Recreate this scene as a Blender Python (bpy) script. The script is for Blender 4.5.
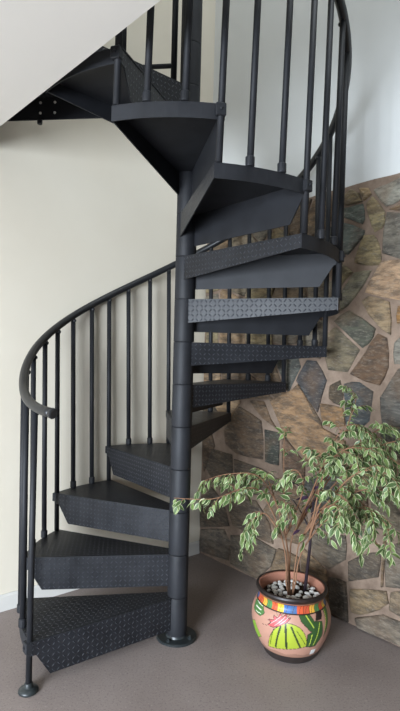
import bpy, bmesh, math, random
from mathutils import Vector, Matrix
random.seed(7)
for o in list(bpy.data.objects): bpy.data.objects.remove(o)
sc = bpy.context.scene
COL = sc.collection

# ------------------------------------------------------------------ camera
CAM = dict(D=2.66290, cx=0.01045, E=1.43956, yaw=math.radians(1.5836), pit=math.radians(-0.10434),
           roll=math.radians(1.43746), f=523.47)
def cam_axes():
    cy, sy = math.cos(CAM['yaw']), math.sin(CAM['yaw'])
    cp, sp = math.cos(CAM['pit']), math.sin(CAM['pit'])
    cr, sr = math.cos(CAM['roll']), math.sin(CAM['roll'])
    x = Vector((cy, -sy, 0)); y0 = Vector((sy, cy, 0)); z0 = Vector((0, 0, 1))
    fwd = y0*cp + z0*sp; up0 = y0*(-sp) + z0*cp
    return x*cr + up0*sr, x*(-sr) + up0*cr, fwd
RIGHT, UP, FWD = cam_axes()
EYE = Vector((CAM['cx'], -CAM['D'], CAM['E']))
cam = bpy.data.cameras.new('camera'); camo = bpy.data.objects.new('camera', cam); COL.objects.link(camo)
cam.sensor_fit = 'VERTICAL'; cam.sensor_height = 24.0; cam.lens = CAM['f']/711*24.0; cam.clip_start = 0.05
camo.matrix_world = Matrix(((RIGHT.x, UP.x, -FWD.x, EYE.x), (RIGHT.y, UP.y, -FWD.y, EYE.y),
                            (RIGHT.z, UP.z, -FWD.z, EYE.z), (0, 0, 0, 1)))
sc.camera = camo

# room frame: corner C, s runs along the left wall, t along the stone wall
TH = math.radians(38.65)
C0 = Vector((0.138, 1.135, 0))
US = Vector((-math.cos(TH), -math.sin(TH), 0)); UT = Vector((math.sin(TH), -math.cos(TH), 0))
def W(s, t, z=0.0): return C0 + US*s + UT*t + Vector((0, 0, z))
def ray(px, py): return RIGHT*((px-200)/CAM['f']) + UP*((355.5-py)/CAM['f']) + FWD
def on_s(px, py, s):            # the point at distance s from the stone wall seen at a pixel
    d = ray(px, py); k = (s - (EYE-C0).dot(US))/d.dot(US); return EYE + d*k
def room(p): q = p-C0; return q.dot(US), q.dot(UT), p.z

# ------------------------------------------------------------------ world, light, exposure
world = bpy.data.worlds.new('world'); sc.world = world; world.use_nodes = True
bg = world.node_tree.nodes['Background']
bg.inputs[0].default_value = (0.80, 0.89, 1.0, 1); bg.inputs[1].default_value = 0.16
def area(name, loc, target, sx, sy, power, col):
    l = bpy.data.lights.new(name, 'AREA'); l.shape = 'RECTANGLE'; l.size = sx; l.size_y = sy; l.energy = power; l.color = col
    o = bpy.data.objects.new(name, l); COL.objects.link(o); o.location = loc
    o.rotation_euler = (target-loc).to_track_quat('-Z', 'Y').to_euler(); return o
wd = area('window_daylight', W(5.4, 2.7, 1.15), W(1.2, 1.0, 0.2), 2.0, 1.7, 150, (0.80, 0.89, 1.0)); wd.data.spread = math.radians(115)
area('loft_daylight', W(5.2, 2.6, 4.1), W(0.2, 1.2, 3.0), 2.6, 1.5, 20, (0.86, 0.94, 1.0))
area('skylight', W(0.85, 2.1, 5.38), W(0.85, 2.1, 0), 1.1, 2.0, 33, (0.86, 0.94, 1.0))
vs = sc.view_settings; vs.view_transform = 'Standard'; vs.look = 'None'; vs.gamma = 1.0; vs.use_curve_mapping = False
vs.exposure = 0.66

# ------------------------------------------------------------------ helpers
def lin(c):
    return tuple(x/12.92 if x <= 0.04045 else ((x+0.055)/1.055)**2.4 for x in c)
def mat(name, col, rough=0.6, spec=0.5, metal=0.0):
    m = bpy.data.materials.new(name); m.use_nodes = True
    b = m.node_tree.nodes['Principled BSDF']
    b.inputs['Base Color'].default_value = (*lin(col), 1); b.inputs['Roughness'].default_value = rough
    b.inputs['Specular IOR Level'].default_value = spec; b.inputs['Metallic'].default_value = metal
    return m
class G:                          # small node-graph helper
    def __init__(s, m): s.t = m.node_tree; s.b = s.t.nodes['Principled BSDF']
    def n(s, typ, **kw):
        x = s.t.nodes.new(typ)
        for k, v in kw.items(): setattr(x, k, v)
        return x
    def l(s, a, b): s.t.links.new(a, b)
    def math(s, op, a, b=None, c=None):
        x = s.n('ShaderNodeMath', operation=op)
        for i, v in enumerate((a, b, c)):
            if v is None: continue
            if isinstance(v, (int, float)): x.inputs[i].default_value = v
            else: s.l(v, x.inputs[i])
        return x.outputs[0]
    def noise(s, vec, scale, detail=4, rough=0.55):
        x = s.n('ShaderNodeTexNoise'); x.inputs['Scale'].default_value = scale
        x.inputs['Detail'].default_value = detail; x.inputs['Roughness'].default_value = rough
        s.l(vec, x.inputs['Vector']); return x.outputs['Fac']
    def ramp(s, fac, stops):
        x = s.n('ShaderNodeValToRGB'); e = x.color_ramp.elements
        while len(e) < len(stops): e.new(0.5)
        for i, (p, c) in enumerate(stops): e[i].position = p; e[i].color = (*lin(c), 1)
        s.l(fac, x.inputs[0]); return x.outputs[0]
    def mix(s, fac, a, b, mode='MIX'):
        x = s.n('ShaderNodeMix', data_type='RGBA', blend_type=mode)
        if isinstance(fac, (int, float)): x.inputs[0].default_value = fac
        else: s.l(fac, x.inputs[0])
        for v, sock in ((a, x.inputs[6]), (b, x.inputs[7])):
            if isinstance(v, tuple): sock.default_value = (*v, 1)
            else: s.l(v, sock)
        return x.outputs[2]
    def bump(s, h, strength=0.3, dist=0.01):
        x = s.n('ShaderNodeBump'); x.inputs['Strength'].default_value = strength; x.inputs['Distance'].default_value = dist
        s.l(h, x.inputs['Height']); s.l(x.outputs[0], s.b.inputs['Normal'])
    def geo(s): return s.n('ShaderNodeNewGeometry').outputs['Position']
    def obj(s): return s.n('ShaderNodeTexCoord').outputs['Object']

def mesh_obj(name, bm, m, parent=None, smooth=False, loc=None):
    me = bpy.data.meshes.new(name)
    bmesh.ops.recalc_face_normals(bm, faces=bm.faces)
    bm.to_mesh(me); bm.free()
    for x in (m if isinstance(m, (list, tuple)) else [m]): me.materials.append(x)
    if smooth:
        for p in me.polygons: p.use_smooth = True
    return link(name, me, parent, loc)
def link(name, me, parent=None, loc=None):
    o = bpy.data.objects.new(name, me); COL.objects.link(o)
    if parent: o.parent = parent
    if loc is not None: o.location = loc
    return o
def tag(o, label=None, cat=None, group=None, kind=None):
    for k, v in (('label', label), ('category', cat), ('group', group), ('kind', kind)):
        if v: o[k] = v
    return o
def empty(name, loc):
    o = bpy.data.objects.new(name, None); COL.objects.link(o); o.location = loc; o.empty_display_size = 0.1; return o
def prism(bm, pts, dvec, mi=0):           # closed prism: polygon pts (Vectors) extruded by dvec
    a = [bm.verts.new(p) for p in pts]; b = [bm.verts.new(p+dvec) for p in pts]
    n = len(pts); fs = [bm.faces.new(a), bm.faces.new(b[::-1])]
    for i in range(n): fs.append(bm.faces.new((a[i], b[i], b[(i+1) % n], a[(i+1) % n])))
    for f in fs: f.material_index = mi
    return fs
def box_st(s0, s1, t0, t1, z0, z1):
    bm = bmesh.new(); prism(bm, [W(s0, t0, z0), W(s1, t0, z0), W(s1, t1, z0), W(s0, t1, z0)], Vector((0, 0, z1-z0))); return bm
def lathe(bm, prof, n=32, c=Vector((0, 0, 0)), cap=True):
    rings = []
    for r, z in prof: rings.append([bm.verts.new(c+Vector((r*math.cos(2*math.pi*k/n), r*math.sin(2*math.pi*k/n), z))) for k in range(n)])
    for a, b in zip(rings, rings[1:]):
        for k in range(n): bm.faces.new((a[k], a[(k+1) % n], b[(k+1) % n], b[k]))
    if cap: bm.faces.new(rings[0][::-1]); bm.faces.new(rings[-1])
    return rings
def tube(bm, pts, rad, n=10, caps=True):
    rings = []; up = Vector((0.13, 0.21, 0.97)).normalized(); last = None
    for i, p in enumerate(pts):
        d = (pts[min(i+1, len(pts)-1)]-pts[max(i-1, 0)]).normalized()
        if last is None:
            ref = up if abs(d.dot(up)) < 0.9 else Vector((1, 0.1, 0)).normalized()
            u = (ref-d*ref.dot(d)).normalized()
        else: u = (last-d*last.dot(d)).normalized()
        last = u; v = d.cross(u); r = rad[i] if isinstance(rad, (list, tuple)) else rad
        rings.append([bm.verts.new(p+(u*math.cos(2*math.pi*k/n)+v*math.sin(2*math.pi*k/n))*r) for k in range(n)])
    for a, b in zip(rings, rings[1:]):
        for k in range(n): bm.faces.new((a[k], a[(k+1) % n], b[(k+1) % n], b[k]))
    if caps: bm.faces.new(rings[0][::-1]); bm.faces.new(rings[-1])

# ------------------------------------------------------------------ materials
def plaster(name, c1, c2):
    m = mat(name, c1, 0.85, 0.25); g = G(m); p = g.geo()
    g.l(g.ramp(g.noise(p, 1.3, 5), [(0.3, c1), (0.7, c2)]), g.b.inputs['Base Color'])
    g.bump(g.noise(p, 90, 3), 0.06, 0.004); return m
M_WALL = plaster('cream_plaster', (0.83, 0.795, 0.725), (0.85, 0.82, 0.755))
M_WALL_R = plaster('pale_plaster', (0.82, 0.825, 0.815), (0.835, 0.84, 0.83))
M_CEIL = plaster('ceiling_paint', (0.86, 0.84, 0.81), (0.87, 0.85, 0.82))
M_BASE = plaster('baseboard_paint', (0.79, 0.78, 0.755), (0.80, 0.79, 0.765))

def floor_mat():
    m = mat('speckled_floor', (0.5, 0.46, 0.43), 0.62, 0.35); g = G(m); p = g.geo()
    big = g.ramp(g.noise(p, 2.2, 5), [(0.3, (0.51, 0.465, 0.445)), (0.7, (0.575, 0.53, 0.508))])
    sp = g.noise(p, 105, 3, 0.75)
    c = g.mix(g.math('MULTIPLY', g.math('LESS_THAN', sp, 0.42), 0.34), big, lin((0.30, 0.26, 0.25)))
    sp2 = g.noise(p, 80, 3, 0.7)
    c = g.mix(g.math('MULTIPLY', g.math('GREATER_THAN', sp2, 0.64), 0.45), c, lin((0.68, 0.64, 0.61)))
    g.l(c, g.b.inputs['Base Color']); g.bump(sp, 0.12, 0.003); return m
M_FLOOR = floor_mat()

def steel(name, plate):
    m = mat(name, (0.12, 0.125, 0.145), 0.58, 0.32); g = G(m)
    tc = g.n('ShaderNodeTexCoord')
    nz = g.noise(tc.outputs['Object'], 9, 4)
    base_c = g.ramp(nz, [(0.3, (0.098, 0.101, 0.113)), (0.7, (0.14, 0.145, 0.16))]); g.l(base_c, g.b.inputs['Base Color'])
    fine = g.noise(tc.outputs['Object'], 260, 2)
    if plate:
        sep = g.n('ShaderNodeSeparateXYZ'); g.l(tc.outputs['UV'], sep.inputs[0])
        k = 1/0.023
        u = g.math('MULTIPLY', sep.outputs[0], k); v = g.math('MULTIPLY', sep.outputs[1], k)
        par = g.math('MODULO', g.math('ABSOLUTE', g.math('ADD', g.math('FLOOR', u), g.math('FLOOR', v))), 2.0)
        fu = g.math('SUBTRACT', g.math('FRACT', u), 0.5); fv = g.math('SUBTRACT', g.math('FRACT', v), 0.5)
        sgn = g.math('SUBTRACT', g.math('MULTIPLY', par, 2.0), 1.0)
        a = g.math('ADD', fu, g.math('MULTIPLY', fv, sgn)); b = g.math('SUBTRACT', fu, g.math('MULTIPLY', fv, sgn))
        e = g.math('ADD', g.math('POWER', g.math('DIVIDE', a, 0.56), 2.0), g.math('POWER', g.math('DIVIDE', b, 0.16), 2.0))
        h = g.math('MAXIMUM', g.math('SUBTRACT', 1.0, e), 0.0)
        g.l(g.mix(g.math('MULTIPLY', h, 0.62), base_c, lin((0.36, 0.37, 0.40))), g.b.inputs['Base Color'])  # stud highlights painted in: base colour lightened on the raised lozenges
        h = g.math('ADD', h, g.math('MULTIPLY', fine, 0.10))
        g.bump(h, 1.0, 0.004)
        rg = g.math('ADD', 0.36, g.math('MULTIPLY', nz, 0.16)); g.l(rg, g.b.inputs['Roughness'])
    else:
        g.bump(fine, 0.08, 0.002)
    return m
M_STEEL = steel('black_powder_coat', False)
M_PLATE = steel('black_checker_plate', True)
M_RAIL = mat('black_handrail_plastic', (0.115, 0.118, 0.125), 0.36, 0.5)
M_BOLT = mat('bright_bolt_zinc', (0.80, 0.80, 0.78), 0.45, 0.5)
M_FOOT = mat('worn_foot_plate', (0.14, 0.16, 0.165), 0.4, 0.5)

# ------------------------------------------------------------------ structure
S_EDGE = 1.58; Z_CEIL = 2.50; Z_UP = 2.786; ROOM = 6.2; Z_ROOF = 5.4
floor = tag(mesh_obj('floor', box_st(-0.2, ROOM, -0.2, ROOM, -0.12, 0), M_FLOOR), kind='structure')
wl = tag(mesh_obj('wall_left', box_st(-0.2, ROOM, -0.2, 0, 0, Z_ROOF), M_WALL), kind='structure')
wr = tag(mesh_obj('wall_right', box_st(-0.2, -0.035, 0, ROOM, 0, Z_ROOF), M_WALL_R), kind='structure')
bm = bmesh.new(); prism(bm, [W(1.622, 0, Z_CEIL), W(ROOM, 0, Z_CEIL), W(ROOM, ROOM, Z_CEIL), W(1.622-0.0353*ROOM, ROOM, Z_CEIL)], Vector((0, 0, Z_UP-Z_CEIL)))
ce = tag(mesh_obj('ceiling', bm, M_CEIL), kind='structure')
rf = tag(mesh_obj('ceiling_loft', box_st(-0.2, ROOM, -0.2, ROOM, Z_ROOF, Z_ROOF+0.12), M_CEIL), kind='structure')
bm = box_st(0.0, ROOM, 0, 0.015, 0, 0.078)
prism(bm, [W(0.0, 0, 0.078), W(0.0, 0.015, 0.078), W(0.0, 0.007, 0.09), W(0.0, 0, 0.09)], US*ROOM)
bb = tag(mesh_obj('baseboard_left', bm, M_BASE), kind='structure')

# ------------------------------------------------------------------ stone wall
Z_STONE = 2.39
M_MORTAR = mat('mortar', (0.52, 0.46, 0.41), 0.9, 0.2); g = G(M_MORTAR); p = g.geo()
g.l(g.ramp(g.noise(p, 9, 6, 0.65), [(0.3, (0.43, 0.365, 0.315)), (0.7, (0.58, 0.505, 0.44))]), g.b.inputs['Base Color'])
g.bump(g.noise(p, 45, 5, 0.7), 0.5, 0.012)
M_STONE = mat('flagstone', (0.4, 0.4, 0.38), 0.72, 0.4); g = G(M_STONE)
oi = g.n('ShaderNodeObjectInfo'); tc = g.n('ShaderNodeTexCoord')
mp = g.n('ShaderNodeVectorMath', operation='ADD'); g.l(tc.outputs['Object'], mp.inputs[0])
rv = g.n('ShaderNodeCombineXYZ')
for i in range(3): g.l(g.math('MULTIPLY', oi.outputs['Random'], 17.0*(i+1)), rv.inputs[i])
g.l(rv.outputs[0], mp.inputs[1])
st_ = g.n('ShaderNodeMapping'); st_.inputs['Scale'].default_value = (1.0, 1.0, 3.2); st_.inputs['Rotation'].default_value = (0.5, 0.3, 0.4)
g.l(mp.outputs[0], st_.inputs['Vector'])
n1 = g.noise(st_.outputs[0], 10, 8, 0.70); n2 = g.noise(mp.outputs[0], 5, 4); n3 = g.noise(st_.outputs[0], 34, 5, 0.7)
def contrast(f, lo, hi):
    x = g.n('ShaderNodeMapRange'); x.inputs[1].default_value = lo; x.inputs[2].default_value = hi; g.l(f, x.inputs[0]); return x.outputs[0]
c = g.mix(g.math('MULTIPLY', contrast(n1, 0.40, 0.60), 0.72), oi.outputs['Color'], lin((0.23, 0.215, 0.20)))
c = g.mix(g.math('MULTIPLY', contrast(n2, 0.48, 0.72), 0.45), c, lin((0.50, 0.38, 0.27)))
c = g.mix(g.math('MULTIPLY', contrast(n3, 0.52, 0.70), 0.42), c, lin((0.66, 0.62, 0.56)))
g.l(c, g.b.inputs['Base Color'])
g.bump(g.math('ADD', n1, g.math('MULTIPLY', n3, 0.35)), 0.9, 0.035)

bm = bmesh.new()                          # mortar bed with a rough crest
N = 60; TEND = ROOM
pts = [W(-0.034, 0, 0), W(-0.034, TEND, 0)]
top = [(0.0+TEND*k/N, Z_STONE+random.uniform(-0.005, 0.005)) for k in range(N, -1, -1)]
prism(bm, [W(-0.034, 0.0, 0)]+[W(-0.034, TEND, 0)]+[W(-0.034, t, z) for t, z in top], US*0.022)
sw = tag(mesh_obj('wall_right_stone', bm, M_MORTAR), kind='structure')

CR = {'A': (330, 160, 5.714), 'B': (330, 240, 5.714), 'C': (290, 310, 3.636), 'D': (195, 380, 3.636),
      'E': (195, 470, 3.636), 'F': (300, 540, 4.0), 'G': (280, 420, 3.333), 'P': (0, 0, 1.0)}
TR = [  # outlines of the stones that can be told apart, with their colour
 ('A', (.60,.53,.42), [(165,162),(213,152),(232,195),(188,236)]),
 ('A', (.58,.60,.60), [(243,165),(320,135),(400,98),(480,75),(480,190),(400,228),(318,266),(272,225)]),
 ('A', (.58,.55,.43), [(207,250),(243,207),(308,300),(300,383),(252,413),(217,330)]),
 ('A', (.52,.47,.36), [(60,255),(75,205),(120,168),(160,190),(183,236),(90,262)]),
 ('A', (.37,.43,.43), [(40,270),(100,268),(185,246),(195,330),(182,362),(65,325),(30,300)]),
 ('A', (.36,.42,.43), [(20,340),(60,352),(130,374),(192,404),(186,430),(100,540),(20,520)]),
 ('A', (.46,.46,.45), [(325,302),(400,304),(480,296),(480,575),(395,558),(292,528)]),
 ('A', (.50,.43,.35), [(335,282),(400,243),(480,205),(480,282),(400,294)]),
 ('B', (.56,.52,.40), [(190,-34),(250,-34),(285,60),(280,138),(230,146),(134,124),(165,20)]),
 ('B', (.70,.60,.51), [(292,124),(400,114),(490,112),(490,362),(400,343),(200,296),(252,202)]),
 ('B', (.48,.48,.42), [(132,190),(232,174),(198,240),(100,375),(55,398),(58,300)]),
 ('B', (.53,.50,.40), [(50,130),(122,180),(58,262),(30,240)]),
 ('B', (.58,.52,.43), [(182,347),(216,323),(333,353),(343,540),(250,462),(196,385)]),
 ('B', (.64,.48,.26), [(378,378),(410,367),(480,360),(480,468),(378,478)]),
 ('C', (.50,.51,.51), [(377,120),(400,98),(470,90),(470,185),(400,196),(377,196)]),
 ('C', (.32,.345,.32), [(162,40),(212,2),(308,68),(300,100),(262,136)]),
 ('C', (.46,.44,.38), [(128,95),(162,62),(247,145),(205,222),(138,215),(120,150)]),
 ('C', (.40,.32,.26), [(315,88),(348,102),(354,210),(325,272),(218,233),(270,152)]),
 ('C', (.285,.30,.34), [(60,182),(92,187),(128,255),(95,366),(22,255),(40,215)]),
 ('C', (.34,.30,.25), [(142,272),(180,257),(190,310),(180,348),(137,320)]),
 ('C', (.27,.31,.35), [(197,268),(250,267),(298,300),(285,400),(240,440),(202,430),(197,330)]),
 ('C', (.36,.37,.38), [(395,218),(480,190),(480,420),(340,420),(330,322),(368,255)]),
 ('C', (.58,.46,.33), [(110,340),(188,358),(198,425),(122,420)]),
 ('P', (.62,.51,.40), [(291,392),(297,386),(312,412),(322,428),(343,440),(340,456),(314,470),(303,455),(284,434),(276,415),(270,402)]),
 ('D', (.42,.36,.31), [(108,182),(160,100),(236,150),(242,286),(150,268),(110,230)]),
 ('D', (.48,.40,.33), [(198,78),(248,80),(272,140),(298,182),(240,138)]),
 ('D', (.24,.27,.26), [(248,182),(303,192),(302,308),(252,298)]),
 ('D', (.40,.34,.29), [(28,195),(55,185),(68,240),(30,330),(26,280)]),
 ('D', (.37,.34,.31), [(62,252),(130,274),(130,358),(70,368),(42,320)]),
 ('D', (.45,.37,.32), [(318,205),(398,305),(388,398),(318,330)]),
 ('D', (.38,.34,.31), [(142,292),(240,322),(298,362),(260,428),(152,398)]),
 ('E', (.42,.40,.385), [(20,217),(100,217),(123,260),(117,328),(20,292)]),
 ('E', (.43,.405,.375), [(132,240),(208,244),(288,292),(270,348),(217,392),(132,340)]),
 ('E', (.38,.35,.32), [(20,122),(58,66),(98,122),(118,202),(20,206)]),
 ('E', (.41,.37,.33), [(112,105),(218,113),(268,200),(278,266),(202,232),(134,202)]),
 ('F', (.56,.50,.41), [(197,197),(338,206),(348,255),(270,298),(206,288)]),
 ('F', (.36,.33,.30), [(192,92),(240,62),(318,52),(310,150),(192,163)]),
 ('F', (.45,.43,.41), [(347,22),(470,10),(470,188),(342,188)]),
 ('F', (.48,.455,.43), [(228,314),(330,303),(400,332),(470,365),(470,470),(400,425),(232,352)]),
 ('F', (.52,.47,.41), [(362,212),(470,202),(470,318),(400,308),(354,280)]),
 ('F', (.33,.31,.29), [(112,152),(178,172),(188,325),(122,310)]),
 ('F', (.43,.41,.38), [(42,-20),(178,-12),(178,78),(112,118),(52,60)]),
]
def area2(P): return 0.5*sum(P[i][0]*P[(i+1) % len(P)][1]-P[(i+1) % len(P)][0]*P[i][1] for i in range(len(P)))
def clip(P, a, b, c_):                    # keep a*x+b*y<=c
    out = []
    for i in range(len(P)):
        p, q = P[i], P[(i+1) % len(P)]; dp = a*p[0]+b*p[1]-c_; dq = a*q[0]+b*q[1]-c_
        if dp <= 0: out.append(p)
        if dp*dq < 0: k = dp/(dp-dq); out.append((p[0]+k*(q[0]-p[0]), p[1]+k*(q[1]-p[1])))
    return out
traced = []
for k, col, P in TR:
    ox, oy, s_ = CR[k]
    Q = []
    for x, y in P:
        q = room(on_s(ox+x/s_, oy+y/s_, 0.0)); Q.append((max(q[1], 0.012), max(min(q[2], Z_STONE-0.012), 0.004)))
    if area2(Q) < 0: Q.reverse()
    mx, mz = sum(q[0] for q in Q)/len(Q), sum(q[1] for q in Q)/len(Q)
    Q = [(max(mx+(a-mx)*1.06, 0.012), max(min(mz+(b-mz)*1.06, Z_STONE-0.012), 0.004)) for a, b in Q]
    traced.append((Q, col))
def inside(P, x, y): return all((P[(i+1) % len(P)][0]-P[i][0])*(y-P[i][1])-(P[(i+1) % len(P)][1]-P[i][1])*(x-P[i][0]) >= -0.002 for i in range(len(P)))
seeds = []
rs = random.Random(21)
tt = 0.09
while tt < 4.2:
    zz = 0.08 + rs.uniform(0, 0.1)
    while zz < Z_STONE:
        sx, sz = tt+rs.uniform(-0.085, 0.085), zz+rs.uniform(-0.075, 0.075)
        if not any(inside(Q, sx, sz) for Q, _ in traced): seeds.append((sx, sz))
        zz += 0.235
    tt += 0.235
PAL = [(.46,.44,.40), (.37,.36,.34), (.54,.47,.39), (.40,.34,.28), (.31,.34,.35), (.60,.52,.43), (.48,.47,.45), (.44,.38,.31), (.56,.53,.43)]
stones = list(traced); GAP = 0.007
for x, z in seeds:
    P = [(x-0.3, z-0.3), (x+0.3, z-0.3), (x+0.3, z+0.3), (x-0.3, z+0.3)]
    P = clip(P, -1, 0, -0.012); P = clip(P, 0, 1, Z_STONE-0.02); P = clip(P, 0, -1, -0.004)
    for x2, z2 in seeds:
        if (x2, z2) != (x, z) and abs(x2-x) < 0.65 and abs(z2-z) < 0.65:
            dx, dz = x2-x, z2-z; L = math.hypot(dx, dz)
            P = clip(P, dx/L, dz/L, (dx*(x+x2)/2+dz*(z+z2)/2)/L-GAP)
            if len(P) < 3: break
    if len(P) < 3: continue
    for Q, _ in traced:
        if min(q[0] for q in Q) > x+0.5 or max(q[0] for q in Q) < x-0.5: continue
        best = None
        for i in range(len(Q)):
            p, q = Q[i], Q[(i+1) % len(Q)]; L = math.hypot(q[0]-p[0], q[1]-p[1])
            if L < 1e-5: continue
            nx, nz = (q[1]-p[1])/L, -(q[0]-p[0])/L; d = nx*x+nz*z-(nx*p[0]+nz*p[1])
            if best is None or d > best[0]: best = (d, nx, nz, nx*p[0]+nz*p[1])
        P = clip(P, -best[1], -best[2], -(best[3]+GAP*1.3))
        if len(P) < 3: break
    if len(P) < 3 or abs(area2(P)) < 0.0013: continue
    stones.append((P, tuple(v*sh for sh in (rs.uniform(1.0, 1.18),) for v in rs.choice(PAL))))

rs = random.Random(5)
def stone_mesh(P, prot):
    n = len(P); cx = sum(p[0] for p in P)/n; cz = sum(p[1] for p in P)/n
    R_ = []
    for i in range(n):
        p, q = P[i], P[(i+1) % n]; L = math.hypot(q[0]-p[0], q[1]-p[1])
        m_ = 2 if L > 0.075 else 1
        for k in range(m_):
            f = k/m_; x, z = p[0]+(q[0]-p[0])*f, p[1]+(q[1]-p[1])*f
            j = 0.004
            x += rs.uniform(-j, j); z += rs.uniform(-j, j); d = math.hypot(cx-x, cz-z) or 1
            if k == 0: x += (cx-x)/d*0.004; z += (cz-z)/d*0.004
            R_.append((max(x, 0.003), min(max(z, 0.002), Z_STONE-0.006)))
    ta, tb = rs.uniform(-0.05, 0.05), rs.uniform(-0.05, 0.05)
    def dep(x, z, e): return max(-0.006, min(0.014, prot+ta*(x-cx)+tb*(z-cz)+rs.uniform(-e, e)))
    bm = bmesh.new(); o = W(0, cx, cz); N_ = len(R_)
    V = lambda s_, x, z: bm.verts.new(W(s_, x, z)-o)
    r0 = [V(-0.020, x, z) for x, z in R_]
    r1 = [V(dep(x, z, 0)-0.006, x, z) for x, z in R_]
    ins = []
    for x, z in R_:
        d = math.hypot(cx-x, cz-z) or 1; k = min(0.009/d, 0.3); ins.append((x+(cx-x)*k, z+(cz-z)*k))
    r2 = [V(dep(x, z, 0.0015), x, z) for x, z in ins]
    r3 = [V(dep(x, z, 0.003), x+(cx-x)*0.5, z+(cz-z)*0.5) for x, z in ins]
    cv = V(dep(cx, cz, 0.003), cx, cz)
    for a, b in ((r0, r1), (r1, r2), (r2, r3)):
        for i in range(N_): bm.faces.new((a[i], a[(i+1) % N_], b[(i+1) % N_], b[i]))
    for i in range(N_): bm.faces.new((r3[i], r3[(i+1) % N_], cv))
    bm.faces.new(r0[::-1])
    return bm, o
for P, col in stones:
    bm, o = stone_mesh(P, rs.uniform(-0.002, 0.009))
    so = mesh_obj('stone', bm, M_STONE, sw, loc=o); so.color = (*lin(tuple(min(1, w*(0.85*v+0.15*(sum(col)/3))) for v, w in zip(col, (1.10, 1.04, 0.94)))), 1)

# ------------------------------------------------------------------ spiral staircase
A0 = math.radians(216.623); ST = math.radians(29.659); OV = math.radians(2.64); H = 0.21432; R = 0.76
RS = 0.052                                 # sleeve radius
stair = tag(empty('spiral_staircase', (0, 0, 0)), 'black steel spiral staircase with checker plate treads in the room corner', 'staircase')
def ang(i): return A0-ST*(i-1)
def pol(r, a, z=0.0): return Vector((r*math.cos(a), r*math.sin(a), z))

bm = bmesh.new(); lathe(bm, [(0.046, 0.012), (0.046, 3.95)], 32); mesh_obj('center_pole', bm, M_STEEL, stair, True)
bm = bmesh.new(); lathe(bm, [(0.098, 0), (0.103, 0.003), (0.103, 0.009), (0.098, 0.013), (0.056, 0.014), (0.052, 0.024), (0.046, 0.026)], 40)
bp = mesh_obj('base_plate', bm, M_FOOT, stair)
for k in range(4):
    bm = bmesh.new(); lathe(bm, [(0.011, 0.012), (0.011, 0.020), (0.006, 0.021), (0.006, 0.028)], 6, pol(0.078, A0+0.4+k*math.pi/2)); mesh_obj('bolt', bm, M_FOOT, bp)

SPAN = ST+OV; NSEG = 10; TK = 0.005
def uvbox(me):                             # planar UVs in metres along each face, for the checker plate
    uv = me.uv_layers.new(name='plate')
    for p in me.polygons:
        n = p.normal
        if abs(n.z) > 0.7: ax, ay = Vector((1, 0, 0)), Vector((0, 1, 0))
        else: ax = Vector((-n.y, n.x, 0)).normalized(); ay = Vector((0, 0, 1))
        for li in p.loop_indices:
            co = me.vertices[me.loops[li].vertex_index].co; uv.data[li].uv = (co.dot(ax), co.dot(ay))
# outline of the top plate, leading edge along +x, body clockwise (negative angles)
inner_lead = Vector((0.047, 0.016, 0)); inner_trail = pol(0.050, -SPAN-math.radians(48))
arc = [pol(R, -SPAN*k/NSEG) for k in range(NSEG+1)]
def tread_mesh():
    bm = bmesh.new()
    prism(bm, [v+Vector((0, 0, -TK)) for v in [inner_lead]+arc+[inner_trail, pol(0.045, -SPAN/2-0.5)]], Vector((0, 0, TK)))
    # curved outer rim
    for k in range(NSEG):
        a, b = arc[k], arc[k+1]; ai, bi = a*((R-0.005)/R), b*((R-0.005)/R)
        prism(bm, [v+Vector((0, 0, -0.058)) for v in (a, b, bi, ai)], Vector((0, 0, 0.058-TK-0.0002)), 1)
    # tapered trailing flange
    e0, e1 = inner_trail, arc[-1]*((R-0.0055)/R); nrm = Vector((0, 0, 1)).cross(e1-e0).normalized()*0.005
    if nrm.dot(arc[0]-e0) < 0: nrm = -nrm
    z = lambda v, q: Vector((v.x, v.y, q))
    prism(bm, [z(e0, -TK-0.0002), z(e1, -TK-0.0002), z(e1, -0.056), z(e0, -0.118)], nrm)
    return bm
def riser_mesh():
    bm = bmesh.new(); e0 = inner_lead; e1 = Vector((R-0.0055, 0, 0)); d = (e1-e0).normalized()
    nrm = Vector((d.y, -d.x, 0))*0.005
    P = lambda r, q: e0+d*r+Vector((0, 0, q)); L = (e1-e0).length
    prism(bm, [P(0, -TK-0.0002), P(L, -TK-0.0002), P(L, -0.058), P(L-0.022, -0.062), P(L-0.085, -0.160), P(0, -0.160)], nrm)
    return bm
def strip_mesh():                          # thin folded nosing that catches the light
    bm = bmesh.new(); d = (Vector((R, 0, 0))-inner_lead).normalized(); n_ = Vector((-d.y, d.x, 0))
    e0 = inner_lead+n_*0.0004; e1 = Vector((R-0.002, 0, 0))+n_*0.0004
    prism(bm, [e0+Vector((0, 0, -0.006)), e1+Vector((0, 0, -0.006)), e1+Vector((0, 0, 0.0005)), e0+Vector((0, 0, 0.0005))], n_*0.002); return bm
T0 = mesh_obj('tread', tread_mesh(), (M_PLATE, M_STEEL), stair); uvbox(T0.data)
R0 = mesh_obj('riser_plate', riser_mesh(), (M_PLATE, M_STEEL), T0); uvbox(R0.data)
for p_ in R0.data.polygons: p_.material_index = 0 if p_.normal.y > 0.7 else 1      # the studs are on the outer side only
tn = (arc[-1]-inner_trail).cross(Vector((0, 0, 1))).normalized(); tn = -tn if tn.dot(arc[0]-inner_trail) > 0 else tn
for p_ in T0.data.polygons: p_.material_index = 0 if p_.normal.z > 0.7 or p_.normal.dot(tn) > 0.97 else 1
N0 = mesh_obj('nosing', strip_mesh(), M_STEEL, T0)
bm = bmesh.new(); lathe(bm, [(RS-0.0008, -H+0.002), (RS, -H+0.005), (RS, -0.003), (RS-0.0008, 0.0)], 36)
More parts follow.
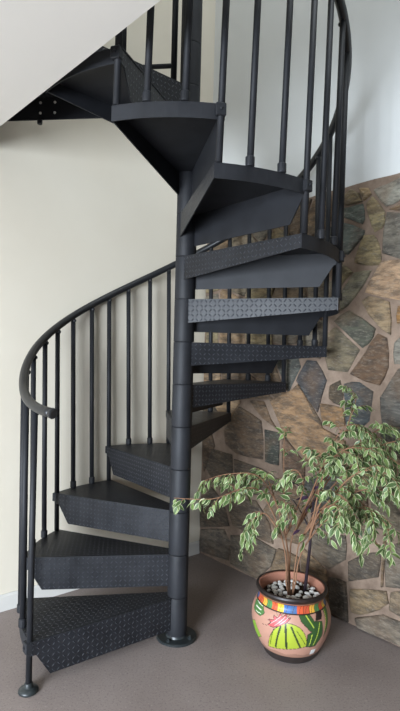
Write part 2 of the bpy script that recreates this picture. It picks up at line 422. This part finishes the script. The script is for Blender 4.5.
S0 = mesh_obj('hub_sleeve', bm, M_STEEL, T0, True)
for p_ in S0.data.polygons: p_.use_smooth = abs(p_.normal.z) < 0.5
bm = bmesh.new()                           # clamp bracket at the outer front corner
q = pol(R+0.006, -OV/2)
prism(bm, [q+Vector((0.013, -0.019, -0.048)), q+Vector((0.013, 0.019, -0.048)), q+Vector((-0.018, 0.019, -0.048)), q+Vector((-0.018, -0.019, -0.048))], Vector((0, 0, 0.046)))
bmesh.ops.bevel(bm, geom=bm.edges[:], offset=0.003, segments=1, affect='EDGES')
K0 = mesh_obj('corner_bracket', bm, M_STEEL, T0)
bm = bmesh.new(); lathe(bm, [(0.006, 0), (0.006, 0.004), (0.003, 0.006)], 8); bmesh.ops.rotate(bm, verts=bm.verts, cent=(0, 0, 0), matrix=Matrix.Rotation(math.pi/2, 3, 'Y'))
bolt_me_o = mesh_obj('bolt', bm, M_STEEL, T0, loc=q+Vector((0.013, 0, -0.024)))
for i in range(1, 13):
    if i == 1: t = T0; kids = [R0, N0, S0, K0, bolt_me_o]
    else:
        t = T0.copy(); COL.objects.link(t); t.parent = stair
        for c_ in (R0, N0, S0, K0, bolt_me_o): d_ = c_.copy(); COL.objects.link(d_); d_.parent = t
    t.location = (0, 0, H*i); t.rotation_euler = (0, 0, ang(i))

# bottom hub below the first tread sits on the base plate; upper sleeves above the last tread
for i in range(13, 18):
    bm = bmesh.new(); lathe(bm, [(RS-0.0008, H*(i-1)+0.002), (RS, H*(i-1)+0.005), (RS, H*i-0.003), (RS-0.0008, H*i)], 36)
    mesh_obj('pole_sleeve', bm, M_STEEL, stair)
bm = bmesh.new(); lathe(bm, [(0.054, 3.95), (0.054, 3.965), (0.03, 3.985), (0.0005, 3.99)], 32); mesh_obj('pole_cap', bm, M_STEEL, stair)

# landing at the top: a wider wedge fixed to the upper floor edge
LZ = H*13; la = ang(13)
s_pole, t_pole, _ = room(Vector((0, 0, 0)))
def wedge(z0, z1):
    bm = bmesh.new()
    P = [pol(0.05, la+0.35), W(S_EDGE-0.004, room(pol(R, la))[1]+0.005), W(S_EDGE-0.004, 0.05), W(S_EDGE-0.10, 0.05), pol(0.05, la-ST*1.5-0.5)]
    prism(bm, [Vector((v.x, v.y, z0)) for v in P], Vector((0, 0, z1-z0))); return bm, P
bm, LP = wedge(LZ-0.006, LZ)
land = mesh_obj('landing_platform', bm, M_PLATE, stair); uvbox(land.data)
def flange(a, b, za, zb, name='flange', zt=LZ-0.0062, th=0.006):
    a = Vector((a.x, a.y, 0)); b = Vector((b.x, b.y, 0)); n_ = Vector((0, 0, 1)).cross(b-a).normalized()*th
    bm = bmesh.new(); Z = lambda v, q: Vector((v.x, v.y, q))
    prism(bm, [Z(a, zt), Z(b, zt), Z(b, zb), Z(a, za)], n_); return mesh_obj(name, bm, M_PLATE if name == 'riser_plate' else M_STEEL, land)
fl = flange(LP[4], LP[3], LZ-0.125, LZ-0.125)
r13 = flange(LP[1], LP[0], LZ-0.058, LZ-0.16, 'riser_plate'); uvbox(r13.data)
flange(LP[2]+UT*0.01, LP[1]-UT*0.01, LZ-0.12, LZ-0.12)
mid = LP[0].lerp(LP[4], 0.5)
flange(mid.lerp(LP[2], 0.1), mid.lerp(LP[2].lerp(LP[1], 0.35), 0.97), LZ-0.07, LZ-0.07, 'stiffener')
d_ = (LP[3]-LP[4]); d_.z = 0; L_ = d_.length; d_.normalize(); n_ = Vector((d_.y, -d_.x, 0))
if n_.dot(EYE-LP[3]) < 0: n_ = -n_
for a_, zz in ((0.20, 0.035), (0.20, 0.09), (0.28, 0.035), (0.28, 0.09)):
    b_ = LP[4]+d_*(L_-a_); b_.z = LZ-zz
    bm = bmesh.new(); tube(bm, [b_-n_*0.002, b_+n_*0.009], 0.007, 8); mesh_obj('bolt', bm, M_BOLT, land)
b_ = LP[4]+d_*(L_-0.20)+n_*0.01; bm = bmesh.new(); lathe(bm, [(0.012, LZ-0.150), (0.014, LZ-0.145), (0.014, LZ-0.127)], 10, Vector((b_.x, b_.y, 0))); mesh_obj('levelling_foot', bm, M_STEEL, land)
# guard panel along the open side of the landing
ga, gb = LP[4]+d_*0.05-n_*0.03, LP[4]+d_*(L_-0.10)-n_*0.03
def gpt(f, z): v = ga.lerp(gb, f); return Vector((v.x, v.y, z))
for zz, r_ in ((LZ+0.15, 0.012), (LZ+0.98, 0.020)):
    bm = bmesh.new(); tube(bm, [gpt(0, zz), gpt(1, zz)], r_, 10); mesh_obj('guard_rail', bm, M_STEEL, stair)
for k in range(7):
    f = k/6; bm = bmesh.new(); end = k in (0, 6); tube(bm, [gpt(f, LZ+(0.0 if end else 0.10)), gpt(f, LZ+0.98)], 0.016 if end else 0.0115, 10)
    mesh_obj('guard_post' if end else 'guard_baluster', bm, M_STEEL, stair, True)

# handrail and balusters
RR = 0.768; OFF = 0.935; RB = 0.0132; TW = math.radians(1.7)
def rail_z(a):
    e = max(0.0, a-math.radians(198))/math.radians(30)
    return H*(1+(A0-a)/ST)+OFF+0.125*e**1.6
a_end = A0+math.radians(11.5); a_top = ang(13)+math.radians(2)
bm = bmesh.new(); NR = 150
tube(bm, [pol(RR, a_end+(a_top-a_end)*k/NR, rail_z(a_end+(a_top-a_end)*k/NR)) for k in range(NR+1)], 0.0205, 14)
hr = mesh_obj('handrail', bm, M_RAIL, stair, True)
for a_ in (a_end, a_top):
    p0 = pol(RR, a_, rail_z(a_)); sg = 1 if a_ == a_end else -1; dd = pol(1, a_+sg*math.pi/2); dd.z = -sg*0.35*0.6; dd.normalize()
    bm = bmesh.new(); tube(bm, [p0-dd*0.004, p0+dd*0.008, p0+dd*0.012], [0.022, 0.022, 0.016], 14); mesh_obj('end_cap', bm, M_RAIL, hr)
def baluster(a, zbot, collar=True, foot=False, rb=R-0.004, zc=None):
    at = a+TW; zt = rail_z(at)-0.016
    bm = bmesh.new()
    zf = 0.0
    p0 = pol(rb, a, zbot); p1 = pol(RR-0.002, at, zt)
    tube(bm, [p0, p1], RB, 12)
    b = mesh_obj('baluster', bm, M_STEEL, stair, True)
    for p_ in b.data.polygons: p_.use_smooth = len(p_.vertices) == 4
    if collar:
        bm = bmesh.new(); lathe(bm, [(0.0165, zbot), (0.0175, zbot+0.004), (0.0175, zbot+0.034), (0.0135, zbot+0.038)], 14, pol(rb, a)); mesh_obj('collar', bm, M_STEEL, b)
    bm = bmesh.new(); u = pol(1, at); bmesh.ops.create_uvsphere(bm, u_segments=10, v_segments=6, radius=0.011)
    mesh_obj('rail_fixing', bm, M_RAIL, b, True, loc=p1-u*0.010+Vector((0, 0, -0.012)))
    return b
for i in range(1, 14):
    a = ang(i)-OV/2
    if i == 1:
        b = baluster(a, 0.02, collar=False)
        c_ = pol(R-0.004, a)
        bm = bmesh.new(); lathe(bm, [(0.041, 0.0), (0.043, 0.004), (0.040, 0.012), (0.026, 0.019), (0.017, 0.022), (0.017, 0.036), (0.0135, 0.038)], 24, c_)
        mesh_obj('foot_plate', bm, M_FOOT, b, True)
    else: baluster(a, H*(i-1)+0.0005, collar=False)
    if i <= 12:
        for f in (0.345, 0.675): baluster(ang(i)-SPAN*f, H*i+0.0005)


# ------------------------------------------------------------------ painted pot
PC = Vector((0.561, -0.100, 0))
OUT = [(0.118, 0.0), (0.128, 0.004), (0.140, 0.03), (0.160, 0.065), (0.178, 0.105), (0.189, 0.145), (0.192, 0.178), (0.188, 0.21),
       (0.177, 0.236), (0.163, 0.256), (0.157, 0.268), (0.158, 0.282), (0.166, 0.298), (0.172, 0.306), (0.174, 0.314), (0.171, 0.322)]
INN = [(0.160, 0.3225), (0.152, 0.315), (0.147, 0.30), (0.142, 0.28), (0.140, 0.25), (0.150, 0.20)]
def catmull(P, m):
    o = []
    for i in range(len(P)-1):
        p0, p1, p2, p3 = P[max(i-1, 0)], P[i], P[i+1], P[min(i+2, len(P)-1)]
        for k in range(m):
            t = k/m
            o.append(tuple(0.5*((2*p1[j])+(-p0[j]+p2[j])*t+(2*p0[j]-5*p1[j]+4*p2[j]-p3[j])*t*t+(-p0[j]+3*p1[j]-3*p2[j]+p3[j])*t**3) for j in (0, 1)))
    return o+[P[-1]]
PROF = catmull(OUT, 12)
def rad_at(z):
    for (r0, z0), (r1, z1) in zip(PROF, PROF[1:]):
        if z0 <= z <= z1 and z1 > z0: return r0+(r1-r0)*(z-z0)/(z1-z0)
    return 0.0
FACE = math.atan2(EYE.y-PC.y, EYE.x-PC.x)
def pot_uv(px, py):                        # where a line of sight meets the pot: angle round it and height
    d = ray(px, py).normalized(); lo = (PC-EYE).length-0.35
    best = None
    for k in range(700):
        p = EYE+d*(lo+k*0.001); r = math.hypot(p.x-PC.x, p.y-PC.y)
        e = r-rad_at(p.z) if 0 < p.z < 0.322 else 9
        if e < 0: best = p; break
        if best is None or e < best[1]: best = (p, e) if not isinstance(best, Vector) else best
    p = best if isinstance(best, Vector) else best[0]
    a = math.atan2(p.y-PC.y, p.x-PC.x)-FACE
    return ((a+math.pi) % (2*math.pi)-math.pi)*0.19, p.z
def pw(*P): return [pot_uv(240+x/4, 560+y/4) for x, y in P]
def pin(P, x, y):
    c_ = False; j = len(P)-1
    for i in range(len(P)):
        if (P[i][1] > y) != (P[j][1] > y) and x < (P[j][0]-P[i][0])*(y-P[i][1])/(P[j][1]-P[i][1])+P[i][0]: c_ = not c_
        j = i
    return c_
def pdist(P, x, y, closed=True):
    m_ = 9
    for i in range(len(P) if closed else len(P)-1):
        (ax, ay), (bx, by) = P[i], P[(i+1) % len(P)]; dx, dy = bx-ax, by-ay; L = dx*dx+dy*dy or 1e-9
        t = max(0, min(1, ((x-ax)*dx+(y-ay)*dy)/L)); m_ = min(m_, math.hypot(x-ax-t*dx, y-ay-t*dy))
    return m_
LIME, DKG, RED, BLK = (.62,.68,.20), (.12,.20,.10), (.74,.32,.33), (.06,.055,.055)
MOT = [ (pw(*[(191-76*math.cos(k*math.pi/14), 344-88*math.sin(k*math.pi/14)**0.85) for k in range(15)], (230,354), (150,353)), LIME),
        (pw((112,258),(125,250),(116,237),(136,240),(136,222),(150,233),(162,214),(168,231),(188,216),(184,236),(202,232),(186,250),(158,264),(130,268)), RED),
        (pw((232,208),(248,192),(268,202),(300,250),(305,288),(282,285),(245,245)), (.17,.32,.15)),
        (pw((300,245),(328,245),(328,300),(300,343),(265,348),(272,300),(287,290)), (.17,.32,.15)),
        (pw((320,155),(336,170),(350,225),(347,270),(334,305),(332,200)), (.24,.42,.16)),
        (pw((303,197),(322,192),(325,235),(303,240)), BLK),
        (pw((57,190),(75,140),(93,160),(98,212),(82,222),(62,205)), (.28,.46,.24)),
        (pw((49,240),(60,240),(85,305),(72,308),(52,272)), (.50,.66,.20)) ]
STR = [ (pw((183,262),(186,352)), DKG, .005), (pw((162,266),(143,347)), DKG, .0042), (pw((206,270),(240,350)), DKG, .0042), (pw((135,275),(122,335)), DKG, .0015), (pw((228,285),(262,340)), DKG, .0015),
        (pw((252,202),(296,272)), (.74,.82,.30), .0022), (pw((318,252),(292,340)), (.74,.82,.30), .002), (pw((288,300),(276,342)), (.74,.82,.30), .0018),
        (pw((328,170),(342,230),(338,280)), (.80,.84,.35), .002), (pw((66,180),(86,200)), (.86,.86,.80), .0013), (pw((72,160),(92,185)), (.86,.86,.80), .0013), (pw((64,200),(84,215)), (.86,.86,.80), .0013),
        (pw((122,255),(165,224)), (.92,.72,.70), .001), (pw((140,262),(182,226)), (.92,.72,.70), .001), (pw((160,258),(192,232)), (.92,.72,.70), .001),
        (pw((122,245),(108,235)), (.2,.12,.1), .0008), (pw((150,222),(146,206)), (.2,.12,.1), .0008), (pw((172,219),(176,203)), (.2,.12,.1), .0008), (pw((190,228),(206,214)), (.2,.12,.1), .0008), (pw((112,262),(84,252)), (.2,.12,.1), .0008), (pw((186,250),(222,262)), (.2,.12,.1), .0008) ]
BAND = [(.80,.34,.20), (.90,.72,.22), (.22,.42,.66), (.24,.40,.58), (.80,.34,.20), (.76,.32,.20), (.88,.66,.25), (.30,.52,.30)]
def paint(x, z):
    back = abs(x) > 0.31
    if z > 0.2965: return (.075,.07,.07)
    if z > 0.291: return (.62,.42,.34)
    if z > 0.2885: return BLK
    if z > 0.2535:
        k = (x+0.112)/0.036; i = math.floor(k); f = k-i
        if f < 0.06: return BLK
        if abs(f-0.5-(z-0.271)*9) < 0.035: return (.30,.16,.12)
        return BAND[i % 8]
    if z > 0.250: return BLK
    if z < 0.038: return (.13,.125,.125)
    if z < 0.041: return BLK
    if not back:
     for P, c_, w_ in STR:
        if pdist(P, x, z, False) < w_: return c_
     for P, c_ in MOT:
        if abs(P[0][0]-x) < 0.2 and pin(P, x, z): return c_
     for P, c_ in MOT:
        if pdist(P, x, z) < 0.0022: return BLK
    return (.60,.45,.38) if z < 0.062+0.004*math.sin(x*60) else (.70,.53,.455)
pot = tag(empty('flower_pot', PC), 'round terracotta pot painted with green cacti, black rim and colourful band', 'flower pot')
NP = 400
bm = bmesh.new(); rings = lathe(bm, PROF+[INN[0]], NP, cap=False); bm.faces.new(rings[0][::-1])
M_POT = mat('painted_glaze', (0.7, 0.5, 0.4), 0.42, 0.45); g = G(M_POT); at_ = g.n('ShaderNodeAttribute', attribute_name='paint')
g.l(g.mix(g.math('MULTIPLY', g.noise(g.obj(), 30, 4), 0.14), at_.outputs['Color'], lin((.45,.33,.28))), g.b.inputs['Base Color'])
body = mesh_obj('pot_body', bm, M_POT, pot, True)
me = body.data; ca = me.color_attributes.new('paint', 'FLOAT_COLOR', 'CORNER')
vc = []
for v in me.vertices:
    a = math.atan2(v.co.y, v.co.x)-FACE; a = (a+math.pi) % (2*math.pi)-math.pi
    vc.append((*lin(paint(a*0.19, v.co.z)), 1))
for lp in me.loops: ca.data[lp.index].color = vc[lp.vertex_index]
M_TERRA = mat('bare_terracotta', (0.66, 0.46, 0.38), 0.8, 0.3); M_SOIL = mat('potting_soil', (0.22, 0.17, 0.14), 0.95, 0.1)
bm = bmesh.new(); lathe(bm, [(0.1598, 0.3222)]+INN, 48, cap=False); mesh_obj('inner_wall', bm, M_TERRA, pot, True)
bm = bmesh.new(); rs = random.Random(3)
rr = lathe(bm, [(0.1405, 0.272), (0.10, 0.276), (0.05, 0.279), (0.004, 0.280)], 28, cap=False); bm.faces.new(rr[-1])
for v in bm.verts: v.co.z += rs.uniform(-0.003, 0.003)
mesh_obj('soil', bm, M_SOIL, pot, True)
bm = bmesh.new(); u0, z0 = pot_uv(240+289/4, 560+366/4); a_ = u0/0.19+FACE
def on_pot(a, z, e=0.0012): return pol(rad_at(z)+e, a, z)
prv = None
for k in range(5):
    a = a_-0.08+0.16*k/4; col_ = [bm.verts.new(on_pot(a, z0-0.014+0.028*j/3)) for j in range(4)]
    if prv:
        for j in range(3): bm.faces.new((prv[j], col_[j], col_[j+1], prv[j+1]))
    prv = col_
M_WHITE = mat('white_sticker', (0.86, 0.86, 0.85), 0.6, 0.3); tag(mesh_obj('price_sticker', bm, M_WHITE, pot), 'small white sticker')
# white pebbles on the soil
M_PEB = mat('white_pebble', (0.80, 0.79, 0.76), 0.7, 0.3); g = G(M_PEB)
g.l(g.ramp(g.noise(g.obj(), 40, 3), [(0.3, (.80,.79,.76)), (0.7, (.93,.92,.90))]), g.b.inputs['Base Color'])
rs = random.Random(11); pmesh = []
for k in range(4):
    bm = bmesh.new(); bmesh.ops.create_icosphere(bm, subdivisions=2, radius=1.0); sc_ = (rs.uniform(.9, 1.2), rs.uniform(.7, .95), rs.uniform(.5, .7))
    for v in bm.verts: v.co = Vector([v.co[j]*sc_[j]*(1+rs.uniform(-.09, .09)) for j in range(3)])
    me = bpy.data.meshes.new('pebble'); bm.to_mesh(me); bm.free(); me.materials.append(M_PEB); pmesh.append(me)
    for p_ in me.polygons: p_.use_smooth = True
placed = []
for k in range(900):
    if len(placed) >= 60: break
    r_ = rs.uniform(0.010, 0.017); a = rs.uniform(0, 6.283); q = math.sqrt(rs.random())*0.124
    x, y = q*math.cos(a), q*math.sin(a)
    if any(math.hypot(x-X, y-Y) < (r_+R2)*0.92 for X, Y, R2 in placed) or math.hypot(x, y) < 0.040 or math.hypot(x-0.062, y-0.02) < 0.03: continue
    placed.append((x, y, r_))
    o = link('pebble', rs.choice(pmesh)); o.location = PC+Vector((x, y, 0.281-0.02*q+r_*0.42)); o.scale = (r_, r_, r_); o.rotation_euler = (0, 0, rs.uniform(0, 6.28))
    tag(o, 'white pebble lying on the soil inside the cactus-painted pot', 'pebble', 'white pebbles in the painted pot')

# ------------------------------------------------------------------ variegated weeping fig
M_GREEN = mat('leaf_green', (0.27, 0.355, 0.19), 0.45, 0.4); M_GREEN2 = mat('leaf_green_light', (0.39, 0.47, 0.26), 0.45, 0.4); M_CREAM = mat('leaf_cream_edge', (0.68, 0.70, 0.54), 0.5, 0.35)
for m_ in (M_GREEN, M_GREEN2, M_CREAM):
    m_.node_tree.nodes['Principled BSDF'].inputs['Transmission Weight'].default_value = 0.0
M_STEM = mat('tan_stem_bark', (0.50, 0.37, 0.28), 0.8, 0.25); M_DARK = mat('dark_stem_bark', (0.16, 0.12, 0.15), 0.6, 0.35); M_PURP = mat('purple_leaf', (0.25, 0.17, 0.25), 0.5, 0.4)
def leaf_mesh(name, mats, wid, curl, fold, edge=True, wave=0.0):
    bm = bmesh.new(); X = [0.0, 0.16, 0.38, 0.62, 0.84, 1.0]; Wd = [0.02, 0.62, 1.0, 0.86, 0.40, 0.01]
    rows = []
    for i, (x, w) in enumerate(zip(X, Wd)):
        zc = -curl*x*x; row = []
        for f in (-1, -0.76, 0, 0.76, 1):
            y = f*w*wid*0.5; row.append(bm.verts.new((x, y, zc+abs(y)*fold+wave*math.sin(x*9)*f)))
        rows.append(row)
    for a, b in zip(rows, rows[1:]):
        for j in range(4):
            f = bm.faces.new((a[j], a[j+1], b[j+1], b[j])); f.material_index = 1 if edge and j in (0, 3) else 0; f.smooth = True
    me = bpy.data.meshes.new(name); bm.to_mesh(me); bm.free()
    for m_ in mats: me.materials.append(m_)
    return me
LEAF = [leaf_mesh('leaf', (mg, M_CREAM), w, c_, f_, True, wv) for mg, w, c_, f_, wv in
        ((M_GREEN, .46, .18, .25, .01), (M_GREEN2, .44, .28, .35, .012), (M_GREEN, .50, .10, .15, .0), (M_GREEN2, .40, .34, .4, .015))]
PURPLE = leaf_mesh('leaf', (M_PURP, M_PURP), .42, .25, .3)
fig = tag(empty('variegated_ficus', PC+Vector((0, 0, 0.28))), 'leafy variegated weeping fig with cream-edged leaves growing in the painted pot', 'plant')
rs = random.Random(29)
BR = [  # lines of the main branches: (pixel x, pixel y, distance from the stone wall), first leafy share, twigs, twig length
 ([(288,585,.49),(290,560,.49),(293,535,.48),(312,500,.44),(332,458,.38),(350,420,.33),(357,396,.30)], .45, 16, .11),
 ([(291,585,.47),(293,560,.47),(298,535,.46),(322,500,.40),(352,466,.33),(380,446,.27),(402,440,.24)], .42, 18, .12),
 ([(293,586,.49),(296,560,.49),(302,538,.50),(328,508,.50),(362,490,.46),(390,492,.42)], .42, 15, .11),
 ([(291,584,.46),(293,556,.45),(300,525,.42),(330,478,.34),(362,440,.26),(384,428,.20)], .42, 16, .12),
 ([(295,586,.52),(299,560,.53),(309,540,.55),(330,518,.60),(348,524,.62),(354,540,.62)], .45, 10, .09),
 ([(289,585,.50),(291,560,.50),(298,530,.50),(316,482,.48),(323,458,.46),(314,450,.46)], .50, 11, .08),
 ([(293,585,.5),(297,556,.51),(310,525,.52),(345,482,.52),(376,470,.48),(400,484,.44)], .40, 17, .11),
 ([(290,585,.5),(293,556,.50),(303,520,.50),(325,470,.48),(350,448,.44),(376,455,.40)], .45, 17, .11),
 ([(294,585,.5),(298,556,.53),(306,530,.55),(322,500,.56),(340,495,.58),(350,510,.6)], .45, 12, .10),
 ([(286,585,.52),(286,560,.54),(281,535,.58),(270,507,.66),(256,489,.74),(238,490,.82),(212,499,.93),(174,498,1.0)], .50, 15, .06),
 ([(288,585,.50),(288,560,.51),(285,535,.53),(276,503,.56),(258,476,.60),(228,474,.66),(206,480,.70)], .52, 17, .075),
 ([(290,584,.48),(289,560,.47),(286,535,.46),(284,490,.44),(284,448,.42),(285,430,.41)], .50, 9, .045),
 ([(287,586,.53),(287,560,.55),(280,535,.58),(266,514,.64),(254,520,.68),(247,540,.70)], .52, 14, .065),
 ([(289,586,.52),(290,560,.53),(293,540,.54),(296,515,.58),(290,506,.60),(282,520,.62)], .50, 13, .065),
 ([(288,585,.5),(288,556,.50),(283,525,.50),(272,490,.52),(262,470,.54),(250,478,.56)], .52, 12, .06),
 ([(291,585,.5),(292,556,.52),(297,525,.54),(303,490,.55),(296,470,.56),(285,478,.57)], .50, 11, .06),
 ([(0,0,0)]*3+[(318,522,.50),(345,508,.48),(374,512,.46),(392,534,.45)], .40, 14, .10),
 ([(0,0,0)]*3+[(325,505,.42),(352,498,.38),(372,515,.36),(376,545,.36)], .40, 14, .10),
 ([(0,0,0)]*3+[(318,515,.60),(335,505,.66),(342,525,.68)], .45, 8, .07),
 ([(0,0,0)]*3+[(325,480,.40),(355,450,.36),(385,455,.33),(405,470,.31)], .40, 14, .11),
 ([(0,0,0)]*3+[(320,478,.42),(335,440,.38),(350,425,.36),(372,436,.34)], .50, 11, .09),
]
leaves = []
def sub(P, m=5):
    o = []
    for i in range(len(P)-1):
        p0, p1, p2, p3 = P[max(i-1, 0)], P[i], P[i+1], P[min(i+2, len(P)-1)]
        for k in range(m):
            t = k/m; o.append(0.5*((2*p1)+(p2-p0)*t+(2*p0-5*p1+4*p2-p3)*t*t+(3*p1-p0-3*p2+p3)*t**3))
    return o+[P[-1]]
def keep_off(p, e=0.035):
    s_, t_, z_ = room(p); return p+US*max(0, e-s_)
def add_leaf(p, d, size):
    if room(p+d*size)[0] < 0.02: return
    v = p+d*size*0.5-EYE; k = CAM['f']/v.dot(FWD); px, py = 200+v.dot(RIGHT)*k, 355.5-v.dot(UP)*k
    if 490 < py < 585 and abs(px-311.5-(530-py)*0.03) < 7 and room(p)[0] > 0.46: return      # keeps clear of the dark stem
    leaves.append((p, d.normalized(), size))
BASE = [0, 2, 9, 10, 11, 4]; OWN = {16: 4, 17: 2, 18: 4, 19: 0, 20: 0, 1: 2, 3: 0, 5: 0, 6: 2, 7: 4, 8: 4, 12: 9, 13: 11, 14: 10, 15: 11}
for bi, (Bp, f0, nt, tl) in enumerate(BR):
    if bi in OWN: Bp = [BR[OWN[bi]][0][2]]+Bp[3:]; f0 = f0*0.7
    P = sub([on_s(x, y, s_) for x, y, s_ in Bp])
    if bi in BASE: P[0] = PC+Vector((P[0].x-PC.x, P[0].y-PC.y, 0)).normalized()*min(0.04, math.hypot(P[0].x-PC.x, P[0].y-PC.y))+Vector((0, 0, 0.275))
    n = len(P); bm = bmesh.new(); tube(bm, P, [0.0034*(1-0.8*k/(n-1))+0.0007 for k in range(n)], 6); mesh_obj('stem', bm, M_STEM, fig, True)
    for k in range(nt):
        f = f0+(1-f0)*(k+rs.random()*0.9)/nt; i = min(int(f*(n-1)), n-2); p = P[i].lerp(P[i+1], f*(n-1)-i); d = (P[i+1]-P[i]).normalized()
        side = Vector((rs.uniform(-1, 1), rs.uniform(-1, 1), rs.uniform(-0.3, 0.7)))
        dd = (d*0.7+side*0.8).normalized(); L = tl*rs.uniform(0.6, 1.25); tw = [p]; st = L/5
        for q in range(5): dd = (dd+Vector((0, 0, -0.24))).normalized(); tw.append(keep_off(tw[-1]+dd*st))
        bm = bmesh.new(); tube(bm, tw, [0.0018-0.00022*q for q in range(6)], 4); mesh_obj('twig', bm, M_STEM, fig, True)
        m = max(3, int(L/0.011)); sg = 1
        for q in range(m):
            g_ = (q+0.6)/m*5; j = min(int(g_), 4); pp = tw[j].lerp(tw[j+1], g_-j); td = (tw[j+1]-tw[j]).normalized()
            lat = td.cross(Vector((0, 0, 1))).normalized()*sg; sg = -sg
            add_leaf(pp, td*rs.uniform(0.1, 0.8)+lat*rs.uniform(0.2, 1.1)+Vector((0, 0, -rs.uniform(0.0, 1.2)))+Vector((rs.uniform(-.5, .5), rs.uniform(-.5, .5), 0)), rs.choice((rs.uniform(0.022, 0.036), rs.uniform(0.034, 0.054))))
        add_leaf(tw[-1], dd+Vector((0, 0, -0.5)), rs.uniform(0.036, 0.055))
leaves.sort(key=lambda l: (l[0]-EYE).length/l[2])
def leaf_matrix(p, d, size):
    x = d; up = Vector((rs.uniform(-1, 1), rs.uniform(-1.2, .5), 1.0)); y = up.cross(x).normalized(); z = x.cross(y)
    return Matrix(((x.x*size, y.x*size, z.x*size, p.x), (x.y*size, y.y*size, z.y*size, p.y), (x.z*size, y.z*size, z.z*size, p.z), (0, 0, 0, 1)))
base_inv = Matrix.Translation(-(PC+Vector((0, 0, 0.28))))
for o in [c_ for c_ in fig.children]: o.location = -(PC+Vector((0, 0, 0.28)))
rest = bmesh.new()
for k, (p, d, size) in enumerate(leaves):
    mw = base_inv @ leaf_matrix(p, d, size); me = LEAF[rs.randrange(4)]
    if k < 300:
        o = link('leaf', me, fig); o.matrix_basis = mw
    else:
        tmp = me.copy(); tmp.transform(mw); off = [1, 2, 1, 2][LEAF.index(me)]-1
        n0 = len(rest.faces); rest.from_mesh(tmp); bpy.data.meshes.remove(tmp); rest.faces.ensure_lookup_table()
        for f in rest.faces[n0:]: f.material_index = 2 if f.material_index == 1 else off
if len(rest.faces):
    me = bpy.data.meshes.new('foliage'); rest.to_mesh(me)
    for m_ in (M_GREEN, M_GREEN2, M_CREAM): me.materials.append(m_)
    tag(link('foliage', me, fig), kind='stuff')
rest.free()
print('leaves', len(leaves))

# ------------------------------------------------------------------ dark stemmed plant in the same pot
DB = PC+Vector((0.070, 0.020, 0.272))
dk = tag(empty('purple_leaf_plant', DB), 'thin dark-stemmed plant with a few purple leaves in the painted pot', 'plant')
s0 = room(DB)[0]
def dstem(P, r0, r1):
    Q = sub(P); n = len(Q); bm = bmesh.new(); tube(bm, [q-DB for q in Q], [r0+(r1-r0)*k/(n-1) for k in range(n)], 7); mesh_obj('stem', bm, M_DARK, dk, True)
J = [on_s(x, y, s0+0.05) for x, y in ((309.5, 550), (311, 528), (313, 505), (315, 482))]
dstem([DB, J[0], J[1], J[2], J[3]], 0.0085, 0.0035)
dstem([J[1]-Vector((0, 0, .02)), on_s(301, 512, s0+.06), on_s(293, 500, s0+.09)], 0.0045, 0.002)
dstem([J[2], on_s(307, 496, s0+.05), on_s(296, 483, s0+.08)], 0.004, 0.002)
for x, y, dx, dz in ((308, 497, -1, -.1), (314, 500, .8, -.5), (313, 490, .5, .6), (310, 505, -.7, -.6), (296, 484, -.8, .3), (316, 510, .9, -.9), (300, 530, -.8, -.2), (304, 499, -.9, .2)):
    p = on_s(x, y, s0+.09); o = link('leaf', PURPLE, dk); o.matrix_basis = Matrix.Translation(-DB) @ leaf_matrix(p, (RIGHT*dx+Vector((0, 0, dz))-FWD*0.4).normalized(), 0.045)
